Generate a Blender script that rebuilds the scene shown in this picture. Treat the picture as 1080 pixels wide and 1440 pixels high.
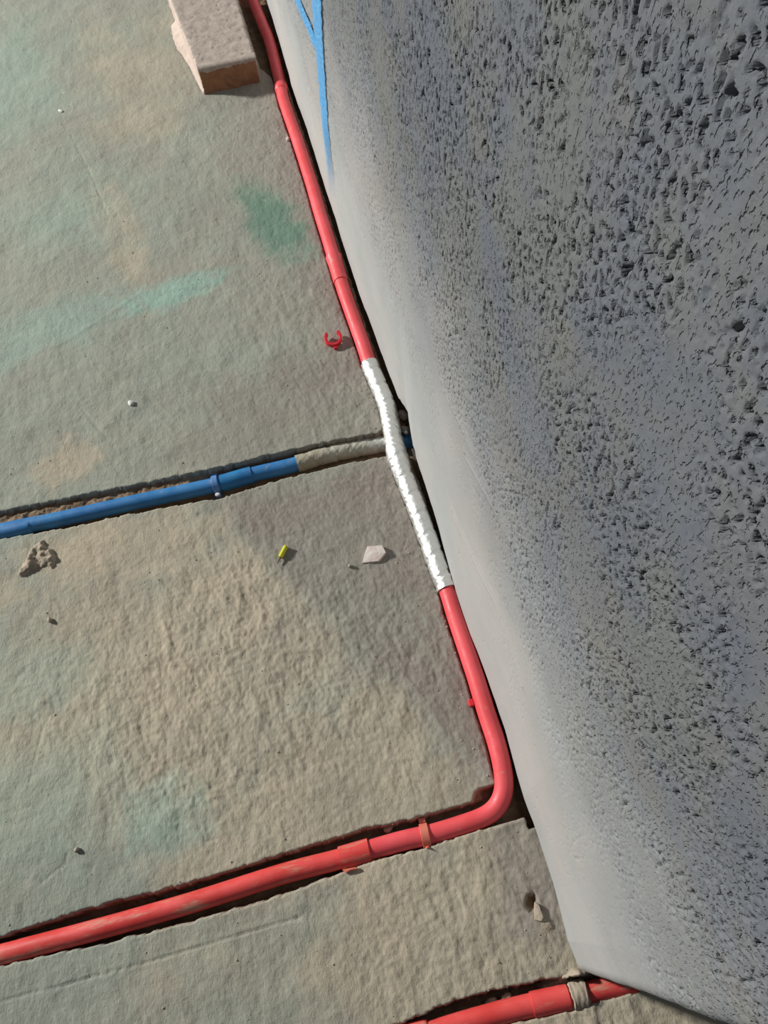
import bpy, math, random
import numpy as np
from mathutils import Matrix, Vector

random.seed(7)
S = bpy.context.scene
COL = S.collection
for o in list(bpy.data.objects):
    bpy.data.objects.remove(o)

# ------------------------------------------------------------------ camera
FPX = 1081.0                                   # focal length in pixels of a 1080x1440 frame
CAM = np.array([-0.14244525, 0.10175024, 0.95])
R = np.array([[0.9650497397729341, -0.2520295944429771, 0.0718337197220144],
              [-0.2565737948016838, -0.852808524532852, 0.45484888513127475],
              [-0.05337497152463794, -0.4573824482957436, -0.8876668341251325]])
cd = bpy.data.cameras.new('camera')
cam = bpy.data.objects.new('camera', cd)
COL.objects.link(cam)
cd.sensor_fit = 'VERTICAL'
cd.sensor_height = 24.0
cd.lens = 24.0 * FPX / 1440.0
cd.clip_start = 0.02
cx, cy, cz = R[:, 0], -R[:, 1], -R[:, 2]
cam.matrix_world = Matrix(((cx[0], cy[0], cz[0], CAM[0]), (cx[1], cy[1], cz[1], CAM[1]),
                           (cx[2], cy[2], cz[2], CAM[2]), (0, 0, 0, 1)))
S.camera = cam

# ------------------------------------------------------------------ light
w = bpy.data.worlds.new('world')
S.world = w
w.use_nodes = True
w.node_tree.nodes['Background'].inputs[0].default_value = (0.78, 0.88, 1.0, 1)
w.node_tree.nodes['Background'].inputs[1].default_value = 0.10

def area(name, loc, target, size, power, col):
    l = bpy.data.lights.new(name, 'AREA')
    l.shape = 'RECTANGLE'
    l.size, l.size_y = size
    l.energy = power
    l.color = col
    o = bpy.data.objects.new(name, l)
    COL.objects.link(o)
    o.location = loc
    o.rotation_euler = (Vector(target) - Vector(loc)).to_track_quat('-Z', 'Y').to_euler()
    return o
area('daylight_window', (-5.3, 4.0, 2.85), (-0.15, 0.7, 0.1), (0.55, 0.55), 680, (1.0, 0.985, 0.94))

S.view_settings.view_transform = 'Standard'
S.view_settings.look = 'None'
S.view_settings.gamma = 1
S.view_settings.use_curve_mapping = False
S.view_settings.exposure = 0.0

# ------------------------------------------------------------------ helpers
def ray(px, py):
    return R @ np.array([px - 540.0, py - 720.0, FPX])
def fl(px, py, z=0.0):
    r = ray(px, py)
    return CAM + (z - CAM[2]) / r[2] * r
def wl(px, py, x=0.0):
    r = ray(px, py)
    return CAM + (x - CAM[0]) / r[0] * r

rng = np.random.RandomState(11)
ANG = rng.rand(8, 256, 256) * 2 * np.pi
GX, GY = np.cos(ANG), np.sin(ANG)
def perlin(x, y, k=0):
    xi = np.floor(x).astype(np.int64); yi = np.floor(y).astype(np.int64)
    fx = x - xi; fy = y - yi
    u = fx * fx * fx * (fx * (fx * 6 - 15) + 10); v = fy * fy * fy * (fy * (fy * 6 - 15) + 10)
    k = k % 8
    def g(a, b):
        ii = (xi + a) & 255; jj = (yi + b) & 255
        return GX[k][ii, jj] * (fx - a) + GY[k][ii, jj] * (fy - b)
    n0 = g(0, 0) * (1 - u) + g(1, 0) * u
    n1 = g(0, 1) * (1 - u) + g(1, 1) * u
    return (n0 * (1 - v) + n1 * v) * 1.5
def fbm(x, y, size, octv=4, k=0, gain=0.5):
    t = 0; a = 1.0; f = 1.0 / size
    for i in range(octv):
        t = t + a * perlin(x * f + 17.3 * i, y * f - 9.1 * i, k + i)
        a *= gain; f *= 2.03
    return t
def sst(a, b, x):
    t = np.clip((x - a) / (b - a), 0, 1)
    return t * t * (3 - 2 * t)
def segdist(x, y, pts):
    d = np.full(np.shape(x), 9.0)
    for (ax, ay), (bx, by) in zip(pts[:-1], pts[1:]):
        lx, ly = bx - ax, by - ay
        t = np.clip(((x - ax) * lx + (y - ay) * ly) / (lx * lx + ly * ly + 1e-12), 0, 1)
        d = np.minimum(d, np.hypot(x - ax - t * lx, y - ay - t * ly))
    return d

def link(name, me, mat=None, parent=None, smooth=True):
    o = bpy.data.objects.new(name, me)
    COL.objects.link(o)
    if mat: me.materials.append(mat)
    if parent: o.parent = parent
    if smooth: me.polygons.foreach_set('use_smooth', np.ones(len(me.polygons), bool))
    me.update()
    return o
def grid_mesh(name, P, closed=False, flip=False):
    n, m = P.shape[:2]
    me = bpy.data.meshes.new(name)
    me.vertices.add(n * m)
    me.vertices.foreach_set('co', P.reshape(-1).astype(np.float32))
    i = np.arange(n - 1)[:, None]; mm = m if closed else m - 1
    j = np.arange(mm)[None, :]; j2 = (j + 1) % m
    q = np.stack([i * m + j, i * m + j2, (i + 1) * m + j2, (i + 1) * m + j], -1).reshape(-1, 4)
    if flip: q = q[:, ::-1]
    me.loops.add(q.size)
    me.loops.foreach_set('vertex_index', q.reshape(-1).astype(np.int32))
    me.polygons.add(len(q))
    me.polygons.foreach_set('loop_start', (np.arange(len(q)) * 4).astype(np.int32))
    me.update(calc_edges=True)
    return me
def attr(me, name, rgba):
    a = me.color_attributes.new(name, 'FLOAT_COLOR', 'POINT')
    a.data.foreach_set('color', rgba.reshape(-1).astype(np.float32))
def pyd(name, v, f, mat=None, parent=None, smooth=False):
    me = bpy.data.meshes.new(name)
    me.from_pydata([tuple(map(float, p)) for p in v], [], f)
    me.update()
    return link(name, me, mat, parent, smooth)
def empty(name, loc, label, cat, group=None):
    o = bpy.data.objects.new(name, None)
    COL.objects.link(o)
    o.location = loc
    o.empty_display_size = 0.02
    return tag(o, label, cat, group)
def tag(o, label=None, cat=None, group=None, kind=None):
    for k, v in (('label', label), ('category', cat), ('group', group), ('kind', kind)):
        if v: o[k] = v
    return o
def local(o, root):                       # geometry given in world space, parent Empty somewhere else
    o.parent = root
    o.matrix_parent_inverse = Matrix.Translation(-Vector(root.location))
    return o

# ------------------------------------------------------------------ materials
class NT:
    def __init__(s, name):
        s.m = bpy.data.materials.new(name); s.m.use_nodes = True
        s.t = s.m.node_tree; s.b = s.t.nodes['Principled BSDF']
    def n(s, typ, **kw):
        nd = s.t.nodes.new(typ)
        for k, v in kw.items(): setattr(nd, k, v)
        return nd
    def l(s, a, b): s.t.links.new(a, b)
    def co(s, scale=(1, 1, 1), rot=0):
        c = s.n('ShaderNodeTexCoord'); mp = s.n('ShaderNodeMapping')
        mp.inputs['Scale'].default_value = scale; mp.inputs['Rotation'].default_value = (0, 0, rot)
        s.l(c.outputs['Object'], mp.inputs['Vector']); return mp.outputs[0]
    def noise(s, scale, detail=4, rough=.5, co=None, dist=0):
        nd = s.n('ShaderNodeTexNoise'); nd.inputs['Scale'].default_value = scale
        nd.inputs['Detail'].default_value = detail; nd.inputs['Roughness'].default_value = rough
        nd.inputs['Distortion'].default_value = dist
        s.l(co if co is not None else s.co(), nd.inputs['Vector']); return nd.outputs[0]
    def ramp(s, fac, a, b, lo=0.0, hi=1.0):
        r = s.n('ShaderNodeMapRange'); s.l(fac, r.inputs[0]); r.interpolation_type = 'SMOOTHSTEP'
        r.inputs[1].default_value = a; r.inputs[2].default_value = b
        r.inputs[3].default_value = lo; r.inputs[4].default_value = hi; return r.outputs[0]
    def mix(s, fac, a, b, mode='MIX'):
        x = s.n('ShaderNodeMix'); x.data_type = 'RGBA'; x.blend_type = mode
        if isinstance(fac, (int, float)): x.inputs[0].default_value = fac
        else: s.l(fac, x.inputs[0])
        for v, i in ((a, 6), (b, 7)):
            if isinstance(v, tuple): x.inputs[i].default_value = (*v, 1)
            else: s.l(v, x.inputs[i])
        return x.outputs[2]
    def math(s, op, a, b=None):
        x = s.n('ShaderNodeMath'); x.operation = op
        for v, i in ((a, 0), (b, 1)):
            if v is None: continue
            if isinstance(v, (int, float)): x.inputs[i].default_value = v
            else: s.l(v, x.inputs[i])
        return x.outputs[0]
    def bump(s, h, dist, strength=1.0, nrm=None):
        x = s.n('ShaderNodeBump'); x.inputs['Distance'].default_value = dist
        x.inputs['Strength'].default_value = strength
        s.l(h, x.inputs['Height'])
        if nrm is not None: s.l(nrm, x.inputs['Normal'])
        return x.outputs[0]
    def fin(s, col=None, rough=.8, metal=0, nrm=None, spec=.3):
        if col is not None:
            if isinstance(col, tuple): s.b.inputs['Base Color'].default_value = (*col, 1)
            else: s.l(col, s.b.inputs['Base Color'])
        if isinstance(rough, (int, float)): s.b.inputs['Roughness'].default_value = rough
        else: s.l(rough, s.b.inputs['Roughness'])
        s.b.inputs['Metallic'].default_value = metal
        s.b.inputs['Specular IOR Level'].default_value = spec
        if nrm is not None: s.l(nrm, s.b.inputs['Normal'])
        return s.m

def mat_floor():
    t = NT('floor_concrete')
    a = t.n('ShaderNodeAttribute'); a.attribute_name = 'mask'
    sp = t.n('ShaderNodeSeparateColor'); t.l(a.outputs['Color'], sp.inputs[0])
    c = t.mix(t.ramp(t.noise(5, 6, .6), .35, .65), (.32, .345, .29), (.345, .345, .285))
    c = t.mix(sp.outputs[0], c, (.47, .405, .305))          # tan dust
    c = t.mix(sp.outputs[2], c, (.275, .245, .215))         # bare grey-brown screed
    c = t.mix(t.math('MULTIPLY', a.outputs['Alpha'], 0.9), c, (.31, .44, .37))  # pale aqua wash
    c = t.mix(sp.outputs[1], c, (.135, .235, .175))         # green paint patch
    a2 = t.n('ShaderNodeAttribute'); a2.attribute_name = 'cut'
    s2 = t.n('ShaderNodeSeparateColor'); t.l(a2.outputs['Color'], s2.inputs[0])
    c = t.mix(s2.outputs[0], c, t.mix(t.ramp(t.noise(35, 5, .6), .35, .65), (.20, .125, .075), (.27, .20, .14)))
    g = t.noise(160, 5, .7)
    c = t.mix(t.ramp(g, .3, .75), c, (.5, .5, .5), 'OVERLAY')
    c = t.mix(t.ramp(t.noise(48, 5, .65), .56, .72, 0, .35), c, (.20, .19, .16))
    c = t.mix(t.ramp(t.noise(30, 6, .7), .60, .70, 0, .3), c, (.50, .47, .40))
    v = t.n('ShaderNodeTexVoronoi'); v.inputs['Scale'].default_value = 55
    t.l(t.co(), v.inputs['Vector'])
    c = t.mix(t.ramp(v.outputs['Distance'], .03, .06, .3, 0), c, (.12, .10, .08))
    b = t.bump(t.noise(380, 5, .7, t.co((1, .55, 1), .35)), .0011, .8)
    b = t.bump(t.noise(110, 4, .6), .0016, .6, b)
    return t.fin(c, .92, 0, b, .15)
def mat_wall():
    t = NT('wall_plaster')
    a = t.n('ShaderNodeAttribute'); a.attribute_name = 'mask'
    sp = t.n('ShaderNodeSeparateColor'); t.l(a.outputs['Color'], sp.inputs[0])
    c = t.mix(t.ramp(t.noise(4, 5, .6), .35, .65), (.37, .38, .375), (.42, .405, .39))
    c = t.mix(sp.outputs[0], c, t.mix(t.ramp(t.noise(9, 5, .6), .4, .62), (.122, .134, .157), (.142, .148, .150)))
    c = t.mix(sp.outputs[1], c, (.20, .175, .13))
    c = t.mix(t.ramp(t.noise(140, 5, .7), .3, .75), c, (.5, .5, .5), 'OVERLAY')
    b = t.bump(t.noise(420, 5, .7, t.co((1, .6, 1))), .0009, .7)
    b2 = t.bump(t.ramp(t.noise(420, 2, .5, t.co((1, 1, .6))), .30, .46), .0011, 1.0, b)
    # rough relief only where the float has not closed the surface
    x = t.n('ShaderNodeMix'); x.data_type = 'VECTOR'
    t.l(sp.outputs[2], x.inputs[0]); t.l(b, x.inputs[4]); t.l(b2, x.inputs[5])
    return t.fin(c, .9, 0, x.outputs[1], .15)
def mat_pvc(name, col, deep, dust=.25, dco=(1, 1, 1), dr=(.58, .70)):
    t = NT(name)
    c = t.mix(t.ramp(t.noise(22, 3), .35, .65), col, deep)
    d = t.ramp(t.noise(60, 6, .7, t.co(dco)), dr[0], dr[1], 0, dust)
    ge = t.n('ShaderNodeNewGeometry'); sx = t.n('ShaderNodeSeparateXYZ'); t.l(ge.outputs['Normal'], sx.inputs[0])
    d = t.math('MULTIPLY', d, t.ramp(sx.outputs[2], .2, .9))
    c = t.mix(d, c, (.50, .40, .28))
    return t.fin(c, t.ramp(t.noise(70, 4), .3, .7, .38, .6), 0, t.bump(t.noise(300, 3), .0002, .4), .45)
def mat_plain(name, a, b, scale=90, rough=.9, bd=.0012, spec=.2, lo=.35, hi=.65):
    t = NT(name)
    c = t.mix(t.ramp(t.noise(scale, 5, .65), lo, hi), a, b)
    return t.fin(c, rough, 0, t.bump(t.noise(scale * 4, 5, .7), bd, .8), spec)
def mat_foil():
    t = NT('aluminium_foil')
    a = t.n('ShaderNodeAttribute'); a.attribute_name = 'mask'
    sp = t.n('ShaderNodeSeparateColor'); t.l(a.outputs['Color'], sp.inputs[0])
    m = t.fin(t.mix(sp.outputs[0], (.80, .81, .79), (.34, .31, .23)), .3, 1,
              t.bump(t.noise(140, 3, .5, None, .6), .0022, .45), .5)
    mt = t.math('SUBTRACT', 1.0, sp.outputs[0]); t.l(mt, t.b.inputs['Metallic'])
    t.l(t.math('MAXIMUM', t.math('MULTIPLY', sp.outputs[0], .8), .50), t.b.inputs['Roughness'])
    return m
M = dict(
    floor=mat_floor(), wall=mat_wall(),
    red=mat_pvc('red_pvc', (.80, .10, .115), (.72, .075, .085), .35),
    red_dusty=mat_pvc('red_pvc_dusty', (.76, .085, .08), (.66, .055, .05), .62, (.22, 1, 1), (.50, .66)),
    red_clip=mat_pvc('red_clip_pvc', (.72, .02, .04), (.62, .015, .03), .1),
    red_pale=mat_pvc('red_clip_dusty_pvc', (.66, .16, .11), (.60, .22, .15), .7),
    blue=mat_pvc('blue_pvc', (.045, .22, .50), (.03, .17, .42), .3),
    blue_pale=mat_pvc('blue_clip_pvc', (.12, .26, .52), (.07, .20, .47), .5),
    blue_socket=mat_pvc('blue_socket_pvc', (.02, .20, .44), (.02, .15, .38), .25),
    foil=mat_foil(),
    brick=mat_plain('brick_mortar_face', (.45, .39, .34), (.36, .30, .26), 60),
    brickend=mat_plain('brick_clay', (.32, .17, .095), (.26, .13, .07), 40),
    crust=mat_plain('mortar_crust', (.58, .48, .42), (.50, .40, .34), 60),
    mortar=mat_plain('mortar', (.44, .37, .29), (.36, .30, .23), 70),
    dirt=mat_plain('groove_dirt', (.24, .16, .095), (.15, .10, .06), 70),
    plaster=mat_plain('plaster_white', (.72, .66, .61), (.64, .52, .48), 50),
    white=mat_plain('white_chip', (.8, .8, .78), (.7, .7, .66), 50),
    grey=mat_plain('grey_grit', (.40, .37, .32), (.28, .25, .21), 90),
    yellow=mat_plain('yellow_plastic', (.62, .60, .03), (.50, .50, .03), 60, .5, .0002, .4),
    stem=mat_plain('dark_stem', (.20, .17, .12), (.28, .24, .17), 60),
    blueline=None)

# ------------------------------------------------------------------ floor relief
# channels cut in the screed: edges as (x, y) on the floor plane
def edge(pts): return np.array([fl(*p)[:2] for p in pts])
G2u = edge([(-130, 1352), (0, 1318), (133, 1276), (267, 1243), (400, 1201), (511, 1167), (585, 1151), (678, 1124)])
G2l = edge([(-130, 1393), (0, 1357), (133, 1329), (267, 1296), (400, 1257), (511, 1214), (585, 1194), (733, 1149), (760, 1142)])
GBu = edge([(-120, 744), (0, 719), (178, 684), (311, 657), (400, 635), (480, 619), (541, 607), (600, 596)])
GBl = edge([(-120, 786), (0, 757), (89, 742), (222, 714), (311, 699), (400, 672), (480, 653), (541, 640), (600, 630)])
G3u = edge([(300, 1500), (571, 1439), (634, 1410), (708, 1390), (782, 1377), (838, 1368), (950, 1340)])
G3l = edge([(300, 1560), (650, 1458), (727, 1438), (800, 1421), (827, 1412), (886, 1395), (1000, 1366)])
def srt(e): return e[np.argsort(e[:, 0])]
G2u, G2l, GBu, GBl, G3u, G3l = map(srt, (G2u, G2l, GBu, GBl, G3u, G3l))

RED = [(355.5, 0), (370, 36), (380, 61), (395, 122), (399, 141), (420, 202), (439.5, 263), (450, 300), (462, 338), (480, 398),
       (488, 422), (512, 489), (520.5, 515), (544, 570), (550, 600), (561, 650), (588, 720), (617, 800), (631, 835),
       (638, 860), (651.6, 900), (669, 952), (684, 1002), (698, 1043), (707, 1080), (710, 1103), (708, 1122), (698, 1138),
       (681.7, 1149), (661, 1156.5), (607, 1173.5), (567, 1182), (474, 1209), (400, 1228), (267, 1270), (133, 1308), (0, 1343), (-130, 1378)]
red_xy = np.array([fl(x, y, .004)[:2] for x, y in RED])
first = fl(355.5, 0, .004)
red_xy = np.vstack([[first[0] - .012, 2.25], [first[0] - .005, 2.02], red_xy])
iw = 2 + 25                                       # last point of the run along the wall
wall_run = red_xy[:iw][::-1]                      # y ascending for interpolation
wx_pts = [(-.2, -.007), (.006, -.008), (.034, -.0106), (.085, -.0062), (.137, -.0056), (.183, -.0078), (.264, -.0033), (.296, -.0029),
          (.381, -.0062), (.459, -.0057), (.532, -.0012), (.595, .0002), (.67, -.001), (.71, .005), (.725, .0077), (.75, .0035), (.81, .0008),
          (.977, -.0019), (1.182, -.0011), (1.405, .0014), (1.541, .0005), (1.65, .006), (1.86, .0085), (2.2, .008), (9, .0)]
wx_y, wx_x = np.array(wx_pts).T
def wall_x0(y): return np.interp(y, wx_y, wx_x)

def extend(lo, up, xf=-2.6):              # carry a channel on across the room
    k = .5 * ((lo[2, 1] - lo[0, 1]) / (lo[2, 0] - lo[0, 0]) + (up[2, 1] - up[0, 1]) / (up[2, 0] - up[0, 0]))
    return [np.vstack([[xf, e[0, 1] + k * (xf - e[0, 0])], e]) for e in (lo, up)]
G2l, G2u = extend(G2l, G2u); GBl, GBu = extend(GBl, GBu); G3l, G3u = extend(G3l, G3u)
def far_point(lo, up, z, x=-2.5):
    return [x, .5 * (np.interp(x, lo[:, 0], lo[:, 1]) + np.interp(x, up[:, 0], up[:, 1])), z]
def blob(x, y, px, py, rx, ry, ang=0, soft=.35, nz=.35, k=3):
    c = fl(px, py); ca, sa = math.cos(ang), math.sin(ang)
    dx, dy = x - c[0], y - c[1]
    u = (dx * ca + dy * sa) / rx; v = (-dx * sa + dy * ca) / ry
    d = np.hypot(u, v) + nz * fbm(x, y, min(rx, ry) * .8, 4, k)
    return 1 - sst(1 - soft, 1 + soft, d)
def pxl(pts): return [tuple(fl(*p)[:2]) for p in pts]
SCR = [pxl([(78, 1140), (98, 1168), (110, 1190)]), pxl([(250, 1165), (272, 1180), (290, 1184), (306, 1180)]),
       pxl([(38, 1000), (60, 1022), (50, 1060), (40, 1110)]), pxl([(195, 1020), (208, 1060), (212, 1068)]),
       pxl([(100, 190), (130, 250), (150, 300)]), pxl([(112, 570), (135, 600), (160, 628)]), pxl([(130, 475), (165, 495)]),
       pxl([(20, 1010), (14, 1040)]), pxl([(60, 1240), (90, 1215), (95, 1200)])]
SCORE = pxl([(-60, 1425), (0, 1408), (110, 1380), (230, 1346), (330, 1316), (424, 1290)])
RIDGE = [pxl([(610, 1290), (640, 1320), (642, 1345), (615, 1350)]), pxl([(520, 845), (575, 960), (640, 1050)]), pxl([(450, 830), (520, 960), (590, 1080)]),
         pxl([(710, 1200), (735, 1235), (752, 1270)]), pxl([(110, 470), (200, 410), (300, 400)])]

def band(e_lo, e_up, x, y, nz):
    """signed inside distance of a channel running in x"""
    lo = np.interp(x, e_lo[:, 0], e_lo[:, 1]); up = np.interp(x, e_up[:, 0], e_up[:, 1])
    return np.minimum(y - lo, up - y) + nz
def floor_h(x, y):
    x = np.asarray(x, float); y = np.asarray(y, float)
    h = .0016 * fbm(x, y, .35, 3, 0) + .0010 * fbm(x, y, .05, 3, 1)
    near = np.exp(-np.maximum(-x, 0) / .16)
    lower = 1 - sst(.9, 1.2, y)
    rough = .25 + .75 * np.clip(near + .8 * blob(x, y, 330, 960, .2, .2, 0, .5, .3, 2) + .35 * blob(x, y, 650, 1290, .14, .08), 0, 1)
    ang = .5
    u = x * math.cos(ang) + y * math.sin(ang); v = -x * math.sin(ang) + y * math.cos(ang)
    st = fbm(v / .35 if False else u, v * .38, .011, 3, 2)
    st2 = fbm(x, y * .5, .014, 3, 5)
    h = h + rough * (.0010 * st * lower + .0009 * st2)
    h = h + rough * .0007 * perlin(x / .004, y / .006, 6)
    h = h - .0008 * sst(.35, .9, fbm(x, y, .03, 2, 4)) * rough
    for s in SCR: h = h - .0006 * (1 + perlin(x / .02, y / .02, 5)) * np.exp(-(segdist(x, y, s) / .0020) ** 2)
    for s in RIDGE: h = h + .0004 * np.exp(-((segdist(x, y, s) - .001) / .0026) ** 2)
    ds = segdist(x, y, SCORE)
    h = h - .0016 * (1 - sst(.0001, .0014, ds + .0006 * perlin(x / .006, y / .006, 1)))
    # step along score line is slightly proud below it
    en = .0016 * perlin(x / .012, y / .012, 3) + .0008 * perlin(x / .004, y / .004, 2)
    bed = .0024 * perlin(x / .012, y / .010, 5) + .0012 * perlin(x / .004, y / .004, 7)
    def cut(h, inside, depth, w=.0025):
        m = sst(-w * .4, w, inside)
        return h * (1 - m) + np.minimum(h, -depth + bed) * m
    # far-left sand fill in the blue channel
    yc_ = np.interp(x, GBl[:, 0], GBl[:, 1]) * .6 + np.interp(x, GBu[:, 0], GBu[:, 1]) * .4
    dB = .027 - .0195 * (1 - sst(-.34, -.22, x)) * sst(.0, .006, y - yc_)
    iB = band(GBl, GBu, x, y, en)
    iB = np.where(x > .05, -1, iB)
    h = cut(h, iB, dB)
    i2 = band(G2l, G2u, x, y, en)
    i2 = np.minimum(i2, np.minimum(.035 - x, 1))
    d2 = .021 + .004 * sst(-.35, -.5, x)
    h = cut(h, i2, d2)
    i3 = band(G3l, G3u, x, y, en)
    i3 = np.minimum(i3, .30 - x)
    h = cut(h, i3, .022)
    # shallow chase beside the wall that holds the red pipe
    cxw = np.interp(y, wall_run[:, 1], wall_run[:, 0])
    x0 = wall_x0(y)
    il = x - (cxw - .0125) + .5 * en
    yin = np.minimum(y - .165, 2.3 - y)
    m1 = np.minimum(np.minimum(il, .034 - x), yin)
    h = cut(h, m1, .0105 - .006 * sst(cxw + .008, cxw + .013, x), .003)
    m2 = np.minimum(np.minimum(x - (x0 - .0045) + en, .034 - x), np.minimum(y - .15, 2.3 - y))
    h = cut(h, m2, .026, .003)
    # wide deep chase between the brick and the wall
    m4 = np.minimum(np.minimum(x + .047 - .5 * np.maximum(0, 1.63 - y) + en, .034 - x), np.minimum(y - 1.585, 2.3 - y))
    h = cut(h, m4, .026, .003)
    # pocket at the wall where the bend turns
    pk = np.minimum(np.minimum(x - (x0 - .045) + en, .034 - x), np.minimum(y - .163, .205 - y))
    h = cut(h, pk, .020, .003)
    pk = .011 - np.hypot(x + .052, y - .193) + en * 1.2
    h = cut(h, pk, .012, .004)
    # broken edge around the crossing
    ck = fl(513, 642)
    pk = .006 - np.hypot(x - ck[0], y - ck[1]) + en * 1.5
    h = cut(h, pk, .012, .004)
    pk = .016 - np.hypot(x + .006, y - .725) + en
    h = cut(h, pk, .016, .004)
    # crumbled hollow at foot of wall
    pk = .0065 - np.hypot(x + .033, (y - .078) * .6) + en * 2.0
    h = cut(h, pk, .009, .005)
    h = h + .004 * np.exp(-(np.hypot(x + .03, y - .055) / .02) ** 2)
    return h

def axis(parts):
    a = [np.arange(s, e, d) for s, e, d in parts]
    return np.concatenate(a + [[parts[-1][1]]])
ax = axis([(-3.2, -.8, .08), (-.8, -.70, .01), (-.70, .035, .0018), (.035, .20, .004), (.20, 1.8, .05)])
ay = axis([(-1.6, -.13, .05), (-.13, .90, .0019), (.90, 1.60, .0026), (1.60, 2.06, .0036), (2.06, 2.3, .008), (2.3, 4.0, .06)])
Xg, Yg = np.meshgrid(ax, ay, indexing='xy')
Hg = floor_h(Xg, Yg)
me = grid_mesh('floor', np.stack([Xg, Yg, Hg], -1))
tan = np.zeros_like(Xg)
for a in ((230, 960, .22, .20, 0), (470, 1110, .20, .10, .3), (620, 1290, .20, .11, 0), (170, 770, .16, .06, 0), (880, 1440, .18, .10, 0),
          (95, 650, .05, .035, 0), (330, 860, .10, .10, 0)):
    tan = np.maximum(tan, blob(Xg, Yg, *a, .55, .45, 2) * .85)
tan = np.maximum(tan, .5 * blob(Xg, Yg, 190, 120, .10, .20, 0, .6))
tan = np.maximum(tan, .55 * blob(Xg, Yg, 170, 330, .035, .16, .15, .5))
tan = np.maximum(tan, .8 * blob(Xg, Yg, 60, 1290, .22, .05, 0, .6) * 0)
grey = np.clip(.95 * np.exp(-np.maximum(-Xg - .03, 0) / .11) * sst(.10, .16, Yg + 0 * Xg), 0, 1)
c1 = fl(380, 800); c2 = fl(690, 1110)
side = ((Xg - c1[0]) * (c2[1] - c1[1]) - (Yg - c1[1]) * (c2[0] - c1[0])) / math.hypot(*(c2 - c1)[:2])
diag = sst(-.02, .03, -side + .02 * fbm(Xg, Yg, .08, 3, 4)) * sst(.17, .22, Yg) * (1 - sst(.62, .75, Yg))
grey = np.maximum(grey * (1 - .5 * (1 - sst(.0, .05, -side)) * (1 - sst(.5, .7, Yg))), diag * .85)
grey = np.maximum(grey, .7 * blob(Xg, Yg, 430, 560, .16, .10, 0, .6))
grey = np.maximum(grey, .85 * blob(Xg, Yg, 745, 1215, .05, .07, 0, .6))
tan = tan * (1 - diag)
grey = np.clip(grey + .25 * fbm(Xg, Yg, .1, 4, 6), 0, 1)
tan = np.clip(tan + .2 * fbm(Xg, Yg, .12, 4, 7) * (tan > .02), 0, 1)
aqua = np.maximum.reduce([blob(Xg, Yg, 240, 412, .085, .028, .12, .5, .4), .6 * blob(Xg, Yg, 60, 465, .12, .05, .2, .7),
                          .6 * blob(Xg, Yg, 225, 1145, .05, .04, 0, .6), .45 * blob(Xg, Yg, 50, 960, .07, .05, 0, .8),
                          .5 * blob(Xg, Yg, 10, 110, .10, .16, 0, .8), .4 * blob(Xg, Yg, 90, 300, .1, .1, 0, .8),
                          .4 * blob(Xg, Yg, 40, 1130, .12, .08, 0, .8)])
green = .85 * np.clip(blob(Xg, Yg, 388, 318, .042, .085, .30, .45, .3) + .5 * blob(Xg, Yg, 352, 272, .03, .045, .3, .6), 0, 1)
# dirt in the bottom of the channels is soil brown
attr(me, 'mask', np.stack([tan, green, grey * (1 - green), aqua * (1 - green)], -1))
flat = .0016 * fbm(Xg, Yg, .35, 3, 0)
cutm = sst(.0028, .0050, flat - Hg)
attr(me, 'cut', np.stack([cutm] * 4, -1))
floor = link('floor', me, M['floor'])
tag(floor, kind='structure', label='dusty green-grey and tan concrete floor with cut channels')

# ------------------------------------------------------------------ wall
def wall_z0(y):
    z = .0035 + .0016 * perlin(y / .03, y * 0 + 3.3, 2) + .0012 * perlin(y / .009, y * 0 + 5.3, 4)
    z = z * sst(.13, .16, y) - .006 * (1 - sst(.13, .16, y))
    notch = sst(.652, .66, y) * (1 - sst(.745, .765, y))
    z = z + notch * (.013 + .004 * perlin(y / .012, y * 0 + 1.3, 1))
    return z
LINE1 = [(446, -60), (446, 0), (448, 40), (452, 90), (456, 140), (460, 190), (464, 232), (469, 285)]
LINE2 = [(395, -60), (419, 0), (436, 40), (450, 78)]
CRACK = [[tuple(wl(*p)[1:]) for p in ((622, 540), (655, 610), (690, 690), (722, 770), (748, 840), (760, 880))],
         [tuple(wl(*p)[1:]) for p in ((640, 720), (700, 850), (735, 960))], [tuple(wl(*p)[1:]) for p in ((655, 640), (705, 730), (742, 800))]]
def wall_rough(s, z):
    d = .22 + .08 * fbm(s, z, .18, 3, 3)
    k = sst(-.10, .30, z - d + .10 * sst(.7, 1.2, s))
    return np.clip(k, 0, 1)
def wall_d(s, z):
    """outward displacement (into the room) of the plaster face at run s, height z"""
    r = wall_rough(s, z)
    h = .0020 * fbm(s, z, .30, 3, 1) + .0006 * fbm(s * .6, z, .05, 3, 2)
    h = h + r * .0004 * fbm(s, z, .010, 2, 4)
    cl = sst(-.55, .30, fbm(s, z, .07, 3, 5))
    n1 = perlin(s / .0036, z / .0056, 6) + .5 * perlin(s / .0023, z / .0033, 3)
    n2 = perlin(s / .0068, z / .0105, 0) + .5 * perlin(s / .0030, z / .0042, 1)
    pit = np.maximum(sst(.28, .52, n1) * .75, sst(.58, .80, n2) * 1.2) * cl
    h = h - (.0040 + .0016 * sst(.35, .65, z)) * pit * r
    pit2 = sst(.72, .95, n1) * sst(.1, .5, fbm(s, z, .09, 2, 7))
    h = h - .0015 * pit2 * (1 - r)
    for c in CRACK: h = h - .0009 * np.exp(-(segdist(s, z, c) / .0016) ** 2) + .0009 * np.exp(-((segdist(s, z, c) - .004) / .003) ** 2)
    return h
rc = .012
as_ = axis([(0.0, .62, .0010), (.62, .85, .0016), (.85, 1.95, .0030), (1.95, 2.4, .02), (2.4, 4.0, .1)])
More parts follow.
